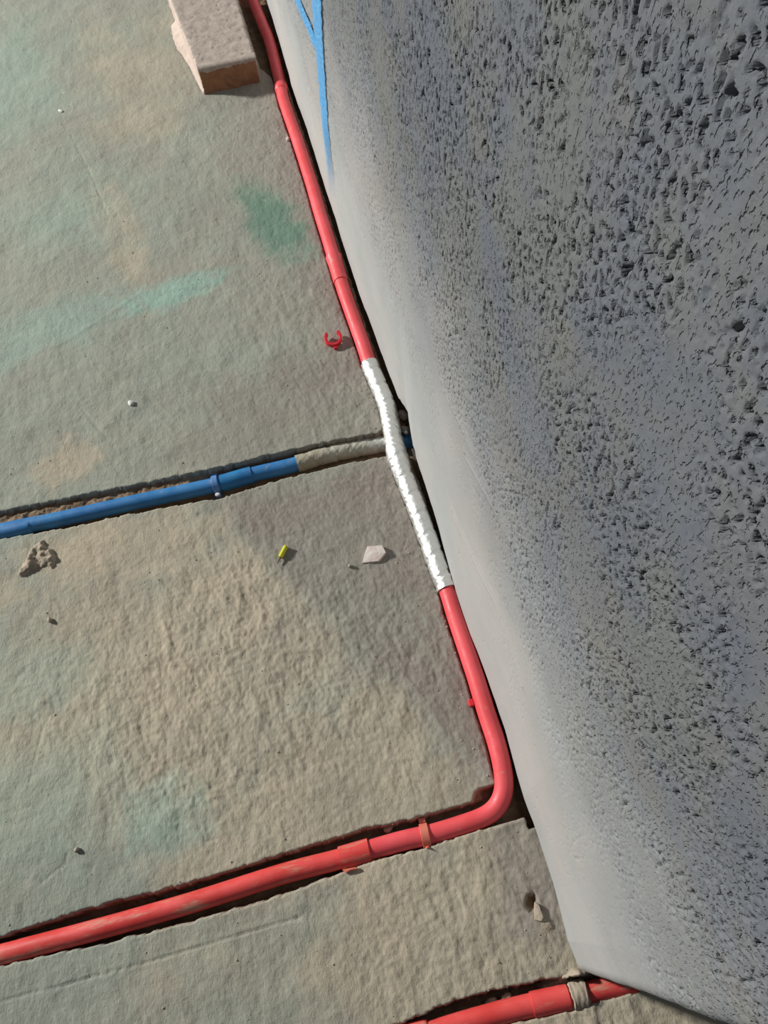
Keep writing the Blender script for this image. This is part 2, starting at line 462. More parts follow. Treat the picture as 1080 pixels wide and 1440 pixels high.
az = axis([(.0, .26, .0025), (.26, .84, .0010), (.84, 1.0, .01), (1.0, 2.6, .08)])
run = []                                            # x, y, nx, ny, s
for y in as_[::-1]:
    if y >= rc: run.append((0, y, -1, 0, y))
for a in np.linspace(0, math.pi / 2, 9)[1:]:
    run.append((rc - rc * math.cos(a), rc - rc * math.sin(a), -math.cos(a), -math.sin(a), rc - rc * a))
for x in axis([(.014, .12, .004)]): run.append((x, 0, 0, -1, -x))
run.append((.124, .004, 1, 0, -.14)); run.append((.124, 4.0, 1, 0, -.2))
run = np.array(run)
nr = len(run)
Zr = az[None, :] * np.ones((nr, 1)); Sr = run[:, 4][:, None] * np.ones((1, len(az)))
yb = run[:, 1][:, None]
z0 = wall_z0(yb)
Zs = Zr + z0 * np.clip(1 - Zr / .12, 0, 1)
D = wall_d(Sr, Zs)
off = wall_x0(yb) * np.exp(-Zr / .16)
isface = (np.abs(run[:, 2]) > .01)[:, None] & (run[:, 0][:, None] < .05)
PX = run[:, 0][:, None] + run[:, 2][:, None] * D + np.where(run[:, 0][:, None] < .05, off, 0)
PY = run[:, 1][:, None] + run[:, 3][:, None] * D
# plaster is a little rounded at its lower edge
PX = PX + np.where(isface, .003 * (1 - sst(0, .006, Zr)), 0)
face = np.stack([PX, PY, Zs], -1)
# return under the plaster edge and the wall core behind it
und = []
for dx, zz in ((.034, -.045), (.032, None), (.012, None)):
    rx = np.where(run[:, 2] < -.01, run[:, 0] + dx, np.minimum(run[:, 0], .1))
    ry = np.where(run[:, 2] < -.01, run[:, 1] + np.where(run[:, 0] > .0001, dx * .5, 0), np.where(run[:, 0] < .122, run[:, 1] + .02, run[:, 1]))
    zc = np.full(nr, zz) if zz is not None else (z0[:, 0] + .0008 * perlin(run[:, 1] / .006, run[:, 1] * 0 + dx * 300, 3))
    und.append(np.stack([rx, ry, zc], -1)[:, None, :])
P = np.concatenate(und + [face], 1)
me = grid_mesh('wall_right', P, flip=False)
Ra = wall_rough(Sr, Zs)
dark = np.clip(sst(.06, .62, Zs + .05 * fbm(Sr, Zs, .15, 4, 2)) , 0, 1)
warm = .18 * sst(.1, .6, fbm(Sr, Zs, .11, 3, 6)) * Ra
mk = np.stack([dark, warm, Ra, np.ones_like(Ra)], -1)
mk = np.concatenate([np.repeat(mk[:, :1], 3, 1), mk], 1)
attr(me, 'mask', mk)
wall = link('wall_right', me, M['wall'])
tag(wall, kind='structure', label='grey cement-plastered wall, smooth at its foot and pitted higher up')
me = bpy.data.meshes.new('tmp')

def wall_point(px, py):
    p = wl(px, py)
    for _ in range(4):
        y, z = p[1], p[2]
        xw = wall_x0(y) * math.exp(-z / .16) - float(wall_d(np.array([y]), np.array([z]))[0])
        p = wl(px, py, xw)
    return p
# painted marking lines lie on the plaster like a film
def paint_mat():
    t = NT('blue_marking_paint')
    a = t.n('ShaderNodeAttribute'); a.attribute_name = 'mask'
    sp = t.n('ShaderNodeSeparateColor'); t.l(a.outputs['Color'], sp.inputs[0])
    t.fin(t.mix(t.ramp(t.noise(90, 4), .3, .7), (.10, .33, .60), (.085, .28, .54)), .7)
    tr = t.n('ShaderNodeBsdfTransparent'); mx = t.n('ShaderNodeMixShader')
    f = t.math('MULTIPLY', t.ramp(t.noise(220, 5, .7), .25, .55, .55, 1), sp.outputs[0])
    t.l(f, mx.inputs[0]); t.l(tr.outputs[0], mx.inputs[1]); t.l(t.b.outputs[0], mx.inputs[2])
    t.l(mx.outputs[0], t.t.nodes['Material Output'].inputs[0])
    return t.m
M['paint'] = paint_mat()
def paint_line(px_pts, px_w, fade0, name='marking_line'):
    pts = np.array([wl(*p)[1:] for p in px_pts]); 
    wds = np.array([abs(np.linalg.norm(wl(p[0] + q / 2, p[1]) - wl(p[0] - q / 2, p[1]))) for p, q in zip(px_pts, px_w)])
    t = np.r_[0, np.cumsum(np.linalg.norm(np.diff(pts, axis=0), axis=1))]
    n = int(t[-1] / .003); tt = np.linspace(0, t[-1], n)
    c = np.stack([np.interp(tt, t, pts[:, 0]), np.interp(tt, t, pts[:, 1])], -1)
    wv = np.interp(tt, t, wds) * (1 + .12 * perlin(tt / .01, tt * 0 + .5, 2))
    A = np.array([wl(*p)[1:] for p in px_pts]); B = np.array([wl(p[0] + 3, p[1])[1:] for p in px_pts])
    sd = (B - A); sd /= np.linalg.norm(sd, axis=1)[:, None]
    side_ = np.stack([np.interp(tt, t, sd[:, 0]), np.interp(tt, t, sd[:, 1])], -1)
    m = 11; k = np.linspace(-1, 1, m)
    yz = c[:, None, :] + side_[:, None, :] * k[None, :, None] * (wv / 2)[:, None, None]
    xx = wall_x0(yz[..., 0]) * np.exp(-yz[..., 1] / .16) - wall_d(yz[..., 0], yz[..., 1]) * .5 - .0016
    me = grid_mesh(name, np.stack([xx, yz[..., 0], yz[..., 1]], -1))
    f = (1 - sst(fade0, 1, tt / t[-1]))[:, None] * (1 - .75 * sst(.75, 1, np.abs(k)))[None, :]
    attr(me, 'mask', np.stack([f, f, f, f], -1))
    return link(name, me, M['paint'], wall)
paint_line(LINE1, [14, 13, 12, 11, 10, 9, 9, 9], .55)
paint_line(LINE2, [8, 8, 9, 6], .9)

# ------------------------------------------------------------------ tubes
def catmull(P, step):
    P = np.asarray(P, float); Q = np.vstack([2 * P[0] - P[1], P, 2 * P[-1] - P[-2]])
    out = []
    for i in range(1, len(Q) - 2):
        L = np.linalg.norm(Q[i + 1] - Q[i]); n = max(2, int(L / step))
        t = np.linspace(0, 1, n, endpoint=False)[:, None]
        out.append(.5 * (2 * Q[i] + (Q[i + 1] - Q[i - 1]) * t + (2 * Q[i - 1] - 5 * Q[i] + 4 * Q[i + 1] - Q[i + 2]) * t ** 2 +
                         (-Q[i - 1] + 3 * Q[i] - 3 * Q[i + 1] + Q[i + 2]) * t ** 3))
    return np.vstack(out + [P[-1:]])
def smooth(P, n):
    P = P.copy()
    for _ in range(n): P[1:-1] = .25 * P[:-2] + .5 * P[1:-1] + .25 * P[2:]
    return P
def tube(name, C, rad, mat, root, seg=28, disp=None, mask=None, caps=True):
    C = np.asarray(C, float); n = len(C)
    T = np.gradient(C, axis=0); T /= np.linalg.norm(T, axis=1)[:, None]
    up = np.array([0, 0, 1.0]); Sd = np.cross(T, up); Sd /= np.linalg.norm(Sd, axis=1)[:, None]
    U = np.cross(Sd, T)
    a = np.linspace(0, 2 * np.pi, seg, endpoint=False)
    rad = np.broadcast_to(rad, (n,)).astype(float)
    L = np.r_[0, np.cumsum(np.linalg.norm(np.diff(C, axis=0), axis=1))]
    rr = rad[:, None] * np.ones((1, seg))
    if disp is not None: rr = rr + disp(L[:, None] * np.ones((1, seg)), a[None, :] * np.ones((n, 1)))
    P = C[:, None, :] + rr[..., None] * (np.cos(a)[None, :, None] * Sd[:, None, :] + np.sin(a)[None, :, None] * U[:, None, :])
    if caps:
        P = np.concatenate([np.repeat(C[:1, None, :], seg, 1), P, np.repeat(C[-1:, None, :], seg, 1)], 0)
    me = grid_mesh(name, P, closed=True, flip=False)
    if mask is not None:
        f = mask(np.r_[L[0], L, L[-1]] if caps else L)[:, None] * np.ones((1, seg))
        attr(me, 'mask', np.stack([f, f, f, f], -1))
    o = link(name, me, mat)
    import bmesh
    bm = bmesh.new(); bm.from_mesh(me); bmesh.ops.remove_doubles(bm, verts=bm.verts, dist=1e-6)
    bmesh.ops.recalc_face_normals(bm, faces=bm.faces); bm.to_mesh(me); bm.free()
    for e in me.polygons: e.use_smooth = True
    try: me.set_sharp_from_angle(angle=.9)
    except Exception: pass
    return local(o, root)

PR = .0112
def red_z(i, n_):
    return 0
# red run: height of the axis changes along the pipe
RZ = []
for k, (x, y) in enumerate(red_xy):
    if k < iw: RZ.append(.0035 + .004 * math.exp(-((y - .70) / .08) ** 2))
    else: RZ.append(max(-.0085, .0035 - .0035 * (k - iw + 1)))
RZ = np.array(RZ)
pts3 = []
for k in range(len(red_xy)):
    if k < 2: pts3.append([*red_xy[k], RZ[k]])
    else: pts3.append(fl(*RED[k - 2], RZ[k]))
pts3.append(far_point(G2l, G2u, -.0085))
redC = smooth(catmull(pts3, .004), 12)
def cut_at(C, px, py, z=0):
    q = fl(px, py, z); return int(np.argmin(np.linalg.norm(C[:, :2] - q[:2], axis=1)))
def near_idx(C, px, py): return cut_at(C, px, py, .002)
i_c1 = near_idx(redC, 392, 128); i_c2a = near_idx(redC, 467, 362); i_c2b = near_idx(redC, 481, 400)
i_f0 = near_idx(redC, 519, 514); i_f1 = near_idx(redC, 629, 833)
i_c3a = near_idx(redC, 519, 1195); i_c3b = near_idx(redC, 472, 1208)
root = empty('red_conduit', (0, 0, 0), 'long red plastic pipe along the wall foot, foil-wrapped midway, then bending left across the floor', 'pipe')
tube('pipe', redC[:i_c1 + 2], PR, M['red'], root)
tube('pipe', redC[i_c1:i_c2a + 4], PR, M['red'], root)
tube('pipe', redC[i_c2b - 4:i_c3a + 4], PR, M['red'], root)
tube('pipe', redC[i_c3b - 4:], PR, M['red_dusty'], root)
# socket collars
C = redC[i_c1 - 4:i_c1 + 2]
cc = tube('pipe_socket', C, np.interp(np.arange(len(C)), [0, 1, len(C) - 2, len(C) - 1], [PR + .0005, PR + .0018, PR + .0018, PR + .0006]), M['red'], root)
C = redC[i_c2a:i_c2b]
n = len(C)
cc = tube('pipe_socket', C, PR + .0012 + .0012 * np.exp(-(np.arange(n) / 2.0) ** 2), M['red'], root)
C = redC[i_c3a:i_c3b]
tube('pipe_socket', C, PR + .0022, M['red_dusty'], root)
# foil wrap: crinkled sheet with spiral laps
def crinkle(amp):
    def f(L, a):
        c = np.cos(a); s = np.sin(a)
        r1 = 1 - np.abs(perlin(L / .010 + c * 1.3, s * 1.7 + 4.0 + L / .03, 3)) * 2
        r2 = perlin(L / .004 + c * 2.2, s * 2.4 + 9.0, 5)
        lap = np.mod(L / .032 + a / (2 * np.pi), 1.0)
        return amp * (.5 * r1 + .35 * r2) + .0008 * (lap < .8) - .0002
    return f
C = redC[i_f0:i_f1]
C = np.array([np.interp(np.linspace(0, len(C) - 1, len(C) * 3), np.arange(len(C)), C[:, j]) for j in range(3)]).T
nn = len(C)
knot = .0022 * np.exp(-((C[:, 1] - .665) / .02) ** 2)
tube('foil_wrap', C, PR + .0012 + knot, M['foil'], root, 44, crinkle(.0011), lambda L: np.clip(.10 + .10 * perlin(L / .03, L * 0, 1), 0, 1) * 0 + .04)

# blue run, under the red one
BLUE = [(-120, 775), (0, 747), (89, 729), (178, 709), (267, 690), (311, 680), (355, 667.5), (413, 654), (455, 641), (491, 633), (541, 624), (575, 620.5), (600, 617)]
BZ = [-.013, -.013, -.013, -.012, -.011, -.011, -.012, -.0135, -.0155, -.0175, -.020, -.021, -.021]
blueC = smooth(catmull([far_point(GBl, GBu, -.013)] + [fl(x, y, z) for (x, y), z in zip(BLUE, BZ)], .004), 8)
root = empty('blue_conduit', (-.3, .66, 0), 'blue plastic pipe in a floor channel, passing under the foil-wrapped red pipe into the wall', 'pipe')
jb = lambda px, py, z: cut_at(blueC, px, py, z)
b1a, b1b = jb(311, 680, -.011), jb(357, 667, -.012)
bf0, bf1 = jb(417, 652, -.0135), jb(558, 621.5, -.02)
tube('pipe', blueC[:b1a + 3], PR, M['blue'], root)
tube('pipe', blueC[b1b - 3:], PR, M['blue'], root)
tube('pipe_socket', blueC[b1a:b1b], PR + .0016, M['blue_socket'], root)
C = blueC[bf0:bf1]
C = np.array([np.interp(np.linspace(0, len(C) - 1, len(C) * 3), np.arange(len(C)), C[:, j]) for j in range(3)]).T
o = tube('foil_wrap', C, PR + .0008, M['foil'], root, 40, crinkle(.0010),
     lambda L: np.clip(.97 - .18 * sst(.03, .055, L) - .45 * sst(.09, .13, L), 0.05, .97))
o['label'] = 'dusty foil and tan tape'

# lowest red run passes through under the wall end
LOW = [(300, 1530), (560, 1466), (634, 1444), (708, 1423), (764, 1410), (815, 1399), (849, 1391), (884, 1384), (1000, 1356)]
lowC = smooth(catmull([far_point(G3l, G3u, -.008)] + [fl(x, y, -.008) for x, y in LOW], .004), 4)
root = empty('red_conduit', (-.1, 0, 0), 'red plastic pipe in the bottommost channel, running under the end of the wall', 'pipe')
i1 = cut_at(lowC, 806, 1401, -.008); i0 = cut_at(lowC, 748, 1414, -.008)
tube('pipe', lowC[:i0 + 3], PR, M['red_dusty'], root)
tube('pipe', lowC[i1 - 3:], PR - .0006, M['red_dusty'], root)
tube('pipe_socket', lowC[i0:i1], PR + .0014, M['red_dusty'], root)

# ------------------------------------------------------------------ clips
def band_ring(name, a0, a1, r0, r1, width, mat, seg=26, axis_len=None):
    """open ring of rectangular section about local Y, angles from local +X, in the X-Z plane"""
    v = []; f = []
    aa = np.linspace(a0, a1, seg)
    for a in aa:
        for r, y in ((r0, -width / 2), (r1, -width / 2), (r1, width / 2), (r0, width / 2)):
            v.append((r * math.cos(a), y, r * math.sin(a)))
    for i in range(seg - 1):
        for k in range(4):
            f.append((4 * i + k, 4 * i + (k + 1) % 4, 4 * i + 4 + (k + 1) % 4, 4 * i + 4 + k))
    f.append((3, 2, 1, 0)); e = 4 * (seg - 1); f.append((e, e + 1, e + 2, e + 3))
    o = pyd(name, v, f, mat)
    b = o.modifiers.new('bevel', 'BEVEL'); b.width = .0005; b.segments = 2
    return o
def box(name, lo, hi, mat, bev=.0006):
    v = [(x, y, z) for x in (lo[0], hi[0]) for y in (lo[1], hi[1]) for z in (lo[2], hi[2])]
    f = [(0, 1, 3, 2), (4, 6, 7, 5), (0, 4, 5, 1), (2, 3, 7, 6), (0, 2, 6, 4), (1, 5, 7, 3)]
    o = pyd(name, v, f, mat)
    b = o.modifiers.new('bevel', 'BEVEL'); b.width = bev; b.segments = 2
    return o
def clip_on(C, i, mat, label, group, scale=1.0, tip=False, screw=False):
    p = C[i]; t = C[i + 2] - C[i - 2]; ang = math.atan2(t[1], t[0]) - math.pi / 2
    r = empty('pipe_clip', tuple(p), label, 'clip', group)
    r.rotation_euler = (0, 0, ang)
    a = band_ring('clamp_band', -.7, math.pi + .7, PR + .0001, PR + .0026, .0095 * scale, mat); a.parent = r
    b = box('clip_base', (-.011, -.0048, -PR - .0055), (.011, .0048, -PR - .0006), mat); b.parent = r
    for s in (-1, 1):
        l = box('clip_lug', (s * (PR + .0055) - .0026, -.0040, -.006), (s * (PR + .0055) + .0026, .0040, .0015 if not tip else .004), mat); l.parent = r
    if tip:
        v = [(.0095, -.004, .002), (.0145, -.004, .002), (.0135, 0, .014), (.0145, .004, .002), (.0095, .004, .002)]
        q = pyd('broken_lug_tip', [(-x, y, z) for x, y, z in v], [(0, 1, 2), (1, 3, 2), (3, 4, 2), (4, 0, 2), (0, 4, 3, 1)], mat); q.parent = r
    if screw:
        c = [(.0035 * math.cos(k), .0035 * math.sin(k)) for k in np.linspace(0, 2 * math.pi, 10, endpoint=False)]
        v = [(x + (PR + .0058), y, .0012) for x, y in c] + [(x * .7 + (PR + .0058), y * .7, .003) for x, y in c]
        f = [(i2, (i2 + 1) % 10, 10 + (i2 + 1) % 10, 10 + i2) for i2 in range(10)] + [tuple(range(10, 20))]
        q = pyd('screw_head', v, f, M['white']); q.parent = r; q['label'] = 'pale screw head'
    return r
clip_on(redC, near_idx(redC, 599, 1176), M['red_pale'], 'dusty red clip around the red pipe, between the bend and the socket', None, 1.0, True)
clip_on(blueC, jb(304, 682, -.011), M['blue_pale'], 'pale blue clip around the blue pipe beside its socket', None, .9, False, True)
# clip hidden beneath the wall-side pipe, only its foot shows
i = near_idx(redC, 678, 984)
p = redC[i]; t = redC[i + 2] - redC[i - 2]
r = empty('pipe_clip', tuple(p), 'bright crimson clip foot peeping out from under the lower red pipe', 'clip')
r.rotation_euler = (0, 0, math.atan2(-t[1], -t[0]) - math.pi / 2)
a = band_ring('clip_saddle', math.pi + .25, 2 * math.pi - .25, PR + .0003, PR + .0022, .009, M['red_clip']); a.parent = r
b = box('clip_lug', (-PR - .0065, -.0042, -.0045), (-PR + .0002, .0042, .0025), M['red_clip'], .0012); b.parent = r

# ------------------------------------------------------------------ stones, chips, lumps
import bmesh
from mathutils import noise as mn
def lump(name, px, py, size, mat, sub=3, rough=.25, freq=1.6, yaw=0, seed=0, z=None, sink=.3, label=None, cat=None, group=None, kind=None, flat=False, tiltx=0):
    bm = bmesh.new(); bmesh.ops.create_icosphere(bm, subdivisions=sub, radius=1)
    for v in bm.verts:
        d = v.co.normalized()
        k = 1 + rough * (mn.noise(d * freq + Vector((seed * 3.1, seed, 0))) + .5 * mn.noise(d * freq * 2.7 + Vector((seed, 0, 5))))
        v.co = Vector((d.x * size[0] * k, d.y * size[1] * k, d.z * size[2] * k))
    me = bpy.data.meshes.new(name); bm.to_mesh(me); bm.free()
    o = link(name, me, mat, None, not flat)
    zz = float(floor_h(*fl(px, py)[:2])) if z is None else z
    q = fl(px, py, zz + size[2] * (.5))
    o.location = (q[0], q[1], zz + size[2] * (1 - sink))
    o.rotation_euler = (tiltx, 0, yaw)
    if label: tag(o, label, cat, group, kind)
    return o
def shard(name, pts_px, th, mat, zb=None, tilt=(0, 0), label=None, cat=None, bump_=.0006, group=None):
    """flat broken chip: outline from floor positions, thickness th"""
    P = [fl(x, y) for x, y in pts_px]
    c = sum(P) / len(P)
    zf = float(floor_h(c[0], c[1])) if zb is None else zb
    n = len(P); v = []; rr = random.Random(len(P) * 7)
    for lvl, sc in ((0, 1.0), (th, .93)):
        for p in P:
            x, y = (p[0] - c[0]) * sc, (p[1] - c[1]) * sc
            v.append((x, y, lvl + tilt[0] * x + tilt[1] * y + rr.uniform(0, bump_)))
    v.append((0, 0, th + bump_ * 2))
    f = [tuple(range(n))[::-1]] + [(i, (i + 1) % n, n + (i + 1) % n, n + i) for i in range(n)] + [(n + i, n + (i + 1) % n, 2 * n) for i in range(n)]
    o = pyd(name, v, f, mat)
    o.location = (c[0], c[1], zf)
    return tag(o, label, cat, group)

# brick on the floor by the wall, lengthened so its shadow covers more pipe
def brick():
    x0, x1, y0, H, L = -.1675, -.0540, 1.583, .0505, .330
    root = empty('brick', ((x0 + x1) / 2, y0, 0), 'whole brick caked in pale mortar, lying beside the pipe at the top of the frame', 'brick')
    nx, ny, nz = 44, 120, 20
    def side(u, v_, f):
        g = np.array([[f(a, b) for b in v_] for a in u]); return g
    def disp(P, nrm):
        P = P.copy()
        a = P[..., 0] * 1 + P[..., 2] * .7; b = P[..., 1] + P[..., 2] * .5
        d = .0011 * fbm(a, b, .02, 3, 2) + .0006 * perlin(a / .004, b / .004, 4) - .0022 * sst(.55, .8, perlin(a / .0085, b / .0085, 6))
        return P + d[..., None] * np.array(nrm)
    hx = (x1 - x0) / 2
    U = np.linspace(-hx, hx, nx); V = np.linspace(0, L, ny); W = np.linspace(0, H, nz)
    def rnd(P):      # worn arrises
        ex = np.minimum(P[..., 0] + hx, hx - P[..., 0]); ey = np.minimum(P[..., 1], L - P[..., 1]); ez = np.minimum(P[..., 2] + .01, H - P[..., 2])
        r = .004
        for A, B in (((0), (2)), ((1), (2)), ((0), (1))):
            pass
        cxyz = np.stack([np.clip(P[..., 0], -hx + r, hx - r), np.clip(P[..., 1], r, L - r), np.clip(P[..., 2], -1, H - r)], -1)
        d = P - cxyz; n_ = np.linalg.norm(d, axis=-1, keepdims=True)
        return np.where(n_ > r, cxyz + d / np.maximum(n_, 1e-9) * r, P)
    parts = []
    g = np.stack(np.meshgrid(U, V, indexing='ij') + [np.full((nx, ny), H)], -1); top = g
    ring = []
    me_faces = {}
    def emit(nm, P, nrm, mat, lab=None):
        P = disp(rnd(P), nrm)
        o = link(nm, grid_mesh(nm, P), mat)
        o.data.update(); o.parent = root
        if lab: o['label'] = lab
        return o
    # body as one closed block
    bm = bmesh.new()
    body = bpy.data.meshes.new('body')
    vs = []; fs = []
    def addgrid(P, nrm, mi):
        P = disp(rnd(P), nrm); n0 = len(vs)
        a, b = P.shape[:2]
        vs.extend(map(tuple, P.reshape(-1, 3)))
        for i in range(a - 1):
            for j in range(b - 1):
                fs.append((n0 + i * b + j, n0 + (i + 1) * b + j, n0 + (i + 1) * b + j + 1, n0 + i * b + j + 1)); mis.append(mi)
    mis = []
    def G(A, B, f):
        return np.array([[f(a, b) for b in B] for a in A])
    addgrid(G(U, V, lambda a, b: (a, b, H)), (0, 0, 1), 0)
    addgrid(G(U, W, lambda a, b: (a, 0, b)), (0, -1, 0), 1)
    addgrid(G(U, W, lambda a, b: (a, L, b)), (0, 1, 0), 0)
    addgrid(G(V, W, lambda a, b: (-hx, a, b)), (-1, 0, 0), 2)
    addgrid(G(V, W, lambda a, b: (hx, a, b)), (1, 0, 0), 0)
    body.from_pydata([tuple(map(float, p)) for p in vs], [], fs)
    body.materials.append(M['brick']); body.materials.append(M['brickend']); body.materials.append(M['crust'])
    body.polygons.foreach_set('material_index', mis)
    bm.from_mesh(body); bmesh.ops.remove_doubles(bm, verts=bm.verts, dist=.0012); bmesh.ops.recalc_face_normals(bm, faces=bm.faces)
    bm.to_mesh(body); bm.free()
    o = bpy.data.objects.new('body', body); COL.objects.link(o); o.parent = root
    for pl in body.polygons: pl.use_smooth = True
    # mortar collar that has crept over the front edge of the top face
    vs2 = []; K = 60
    for i in range(K + 1):
        x = -hx + (2 * hx) * i / K
        drip = .0065 + .004 * float(perlin(np.array([x / .009]), np.array([.3]), 3)[0]) + .002 * float(perlin(np.array([x / .004]), np.array([2.3]), 5)[0])
        vs2 += [(x, .02, H - .001), (x, .010, H + .0022), (x, -.0008, H + .0012), (x, -.0026, H - drip * .6), (x, -.0012, H - drip)]
    fs2 = [(5 * i + k, 5 * i + 5 + k, 5 * i + 6 + k, 5 * i + 1 + k) for i in range(K) for k in range(4)]
    c = pyd('mortar_crust', vs2, fs2, M['brick'], root, True)
    # flange of squeezed mortar along the lower left edge
    prof = [(0.0, 0), (.01, .004), (.08, .007), (.13, .012), (.165, .019), (.20, .019), (.245, .014), (.252, .008), (.256, .002)]
    vs3 = []
    ys = np.linspace(0, .256, 60); wd = np.interp(ys, *np.array(prof).T)
    for y, w_ in zip(ys, wd):
        j = .0015 * float(perlin(np.array([y / .008]), np.array([1.7]), 2)[0])
        w_ = max(w_ + j, .0012)
        vs3 += [(-hx + .002, y, .0008), (-hx - w_, y, .0008), (-hx - w_ * .9, y, .003 + w_ * .15), (-hx - w_ * .3, y, .006 + w_ * .2), (-hx + .002, y, .012 + w_ * .3)]
    K = len(ys) - 1
    fs3 = [(5 * i + k, 5 * i + 1 + k, 5 * i + 6 + k, 5 * i + 5 + k) for i in range(K) for k in range(4)] + [(0, 1, 2, 3, 4), tuple(5 * K + k for k in (4, 3, 2, 1, 0))]
    pyd('mortar_flange', vs3, fs3, M['crust'], root, True)
    for o in list(root.children):                # the left face flares outwards towards the far end
        for v in o.data.vertices:
            k = min(1, max(0, (hx - v.co.x) / (2 * hx)))
            v.co.x -= .022 * (v.co.y / .262) * k
    return root
brick()

# broken C-shaped clip
p = fl(469, 478, .004)
r = empty('broken_clip', (p[0], p[1], float(floor_h(p[0], p[1]))), 'broken red C-shaped pipe clip lying loose left of the red pipe', 'clip')
a = band_ring('clip_ring', math.radians(135), math.radians(410), .0088, .0125, .009, M['red_clip'], 30)
a.rotation_euler = (math.radians(90 - 14), 0, math.radians(180)); a.scale = (1.12, 1.12, 1.12); a.location = (0, 0, .0068); a.parent = r
b = box('clip_nib', (-.003, -.0185, .000), (.003, -.0125, .006), M['red_clip']); b.parent = r
lump('cement_crumb', 480, 483, (.0022, .0022, .002), M['plaster'], 2, .3, 2, 0, 3, label='tiny cream crumb touching the broken red clip', cat='crumb')

# yellow wall plug with a dark stem
p = fl(398, 777, .003)
r = empty('wire_connector', (p[0], p[1], float(floor_h(p[0], p[1])) + .0036), 'small yellow plastic wire end lying on the floor below the blue pipe', 'plastic scrap')
d = fl(402, 768) - fl(394, 783); yaw = math.atan2(d[1], d[0])
r.rotation_euler = (0, .0, yaw)
me_ = []
def small_tube(name, x0, x1, ra, rb, mat, parent, seg=12, flat=1.0):
    v = []
    for x, q in ((x0, ra * .8), (x0 + .0006, ra), (x1 - .0006, rb), (x1, rb * .8)):
        for k in range(seg):
            a = 2 * math.pi * k / seg; v.append((x, q * math.cos(a), q * math.sin(a) * flat))
    f = [(s * seg + k, s * seg + (k + 1) % seg, (s + 1) * seg + (k + 1) % seg, (s + 1) * seg + k) for s in range(3) for k in range(seg)]
    f += [tuple(range(seg))[::-1], tuple(range(3 * seg, 4 * seg))]
    o = pyd(name, v, f, mat, parent, True)
    try: o.data.set_sharp_from_angle(angle=.7)
    except Exception: pass
    return o
small_tube('yellow_sleeve', -.008, .010, .0034, .0034, M['yellow'], r)
small_tube('bare_tail', -.0175, -.0075, .0008, .0017, M['stem'], r, 8)

shard('plaster_chip', [(516, 770), (538, 769), (544, 779), (533, 791), (509, 793), (512, 781)], .0045, M['plaster'], None, (.10, .10),
      'pinkish white plaster chip on the floor left of the foil-wrapped pipe', 'chip')
lump('pebble', 492, 796, (.0028, .0028, .0026), M['grey'], 2, .25, 2, 0, 5, label='tiny grey pebble just left of the plaster chip', cat='pebble')
lump('pebble', 70, 872, (.003, .0045, .003), M['mortar'], 2, .3, 2, .4, 6, label='small tan pebble below the crusty mortar lump', cat='pebble')
lump('pebble', 108, 1195, (.003, .0032, .003), M['grey'], 2, .25, 2, 0, 8, label='small grey pebble at the end of the curved floor scratch', cat='pebble')
lump('plaster_flake', 184, 567, (.0042, .0048, .0028), M['white'], 2, .4, 2, .2, 9, label='bright white plaster flake above the blue pipe', cat='chip', flat=True)
lump('plaster_flake', 85, 156, (.0065, .0030, .0016), M['white'], 2, .4, 2, -.9, 10, label='thin white flake on the green floor left of the brick', cat='chip', flat=True)
lump('cement_crumb', 405, 196, (.0035, .0045, .0035), M['plaster'], 2, .35, 2, 0, 12, label='cream crumb against the left of the red pipe below the brick', cat='crumb')
lump('cement_crumb', 546, 1166, (.0060, .0040, .0045), M['mortar'], 2, .4, 2, .3, 13, z=-.016, label='brown crumb in the channel above the red pipe, between socket and clip', cat='crumb')
shard('plastic_sliver', [(482, 1223), (502, 1219), (504, 1222), (485, 1228)], .002, M['red_pale'], .0008, (0, 0), 'thin pinkish sliver at channel edge below the dusty red socket', 'plastic scrap')
# crusty mortar lump, left
r = empty('mortar_lump', tuple(fl(52, 790)), 'crusty tan mortar lump on the floor below the left end of the blue pipe', 'mortar')
bm = bmesh.new()
def heap(px_list, hmax, mat, name, parent, seed=0, res=.0016, step=True):
    P = np.array([fl(x, y)[:2] for x, y in px_list]); lo = P.min(0) - .006; hi = P.max(0) + .006
    gx = np.arange(lo[0], hi[0], res); gy = np.arange(lo[1], hi[1], res)
    X_, Y_ = np.meshgrid(gx, gy, indexing='xy')
    inside = np.zeros(X_.shape, bool); j = len(P) - 1
    for i in range(len(P)):
        c = ((P[i, 1] > Y_) != (P[j, 1] > Y_)) & (X_ < (P[j, 0] - P[i, 0]) * (Y_ - P[i, 1]) / (P[j, 1] - P[i, 1] + 1e-12) + P[i, 0])
        inside ^= c; j = i
    d = segdist(X_, Y_, [tuple(p) for p in P] + [tuple(P[0])]); d = np.where(inside, d, -d) + .0015 * perlin(X_ / .006, Y_ / .006, seed)
    hh = hmax * sst(-.001, .005, d) * (.62 + .38 * fbm(X_, Y_, .010, 3, seed + 1)) - .0035 * (1 - sst(-.003, .0005, d))
    Z_ = floor_h(X_, Y_) + hh
    o = link(name, grid_mesh(name, np.stack([X_, Y_, Z_], -1)), mat)
    local(o, parent) if parent else None
    return o
heap([(24, 808), (30, 796), (38, 786), (42, 776), (52, 764), (62, 759), (64, 768), (76, 774), (79, 788), (74, 800), (66, 796), (52, 800), (40, 806), (30, 813)],
     .0085, M['mortar'], 'mortar_crust', r, 2)
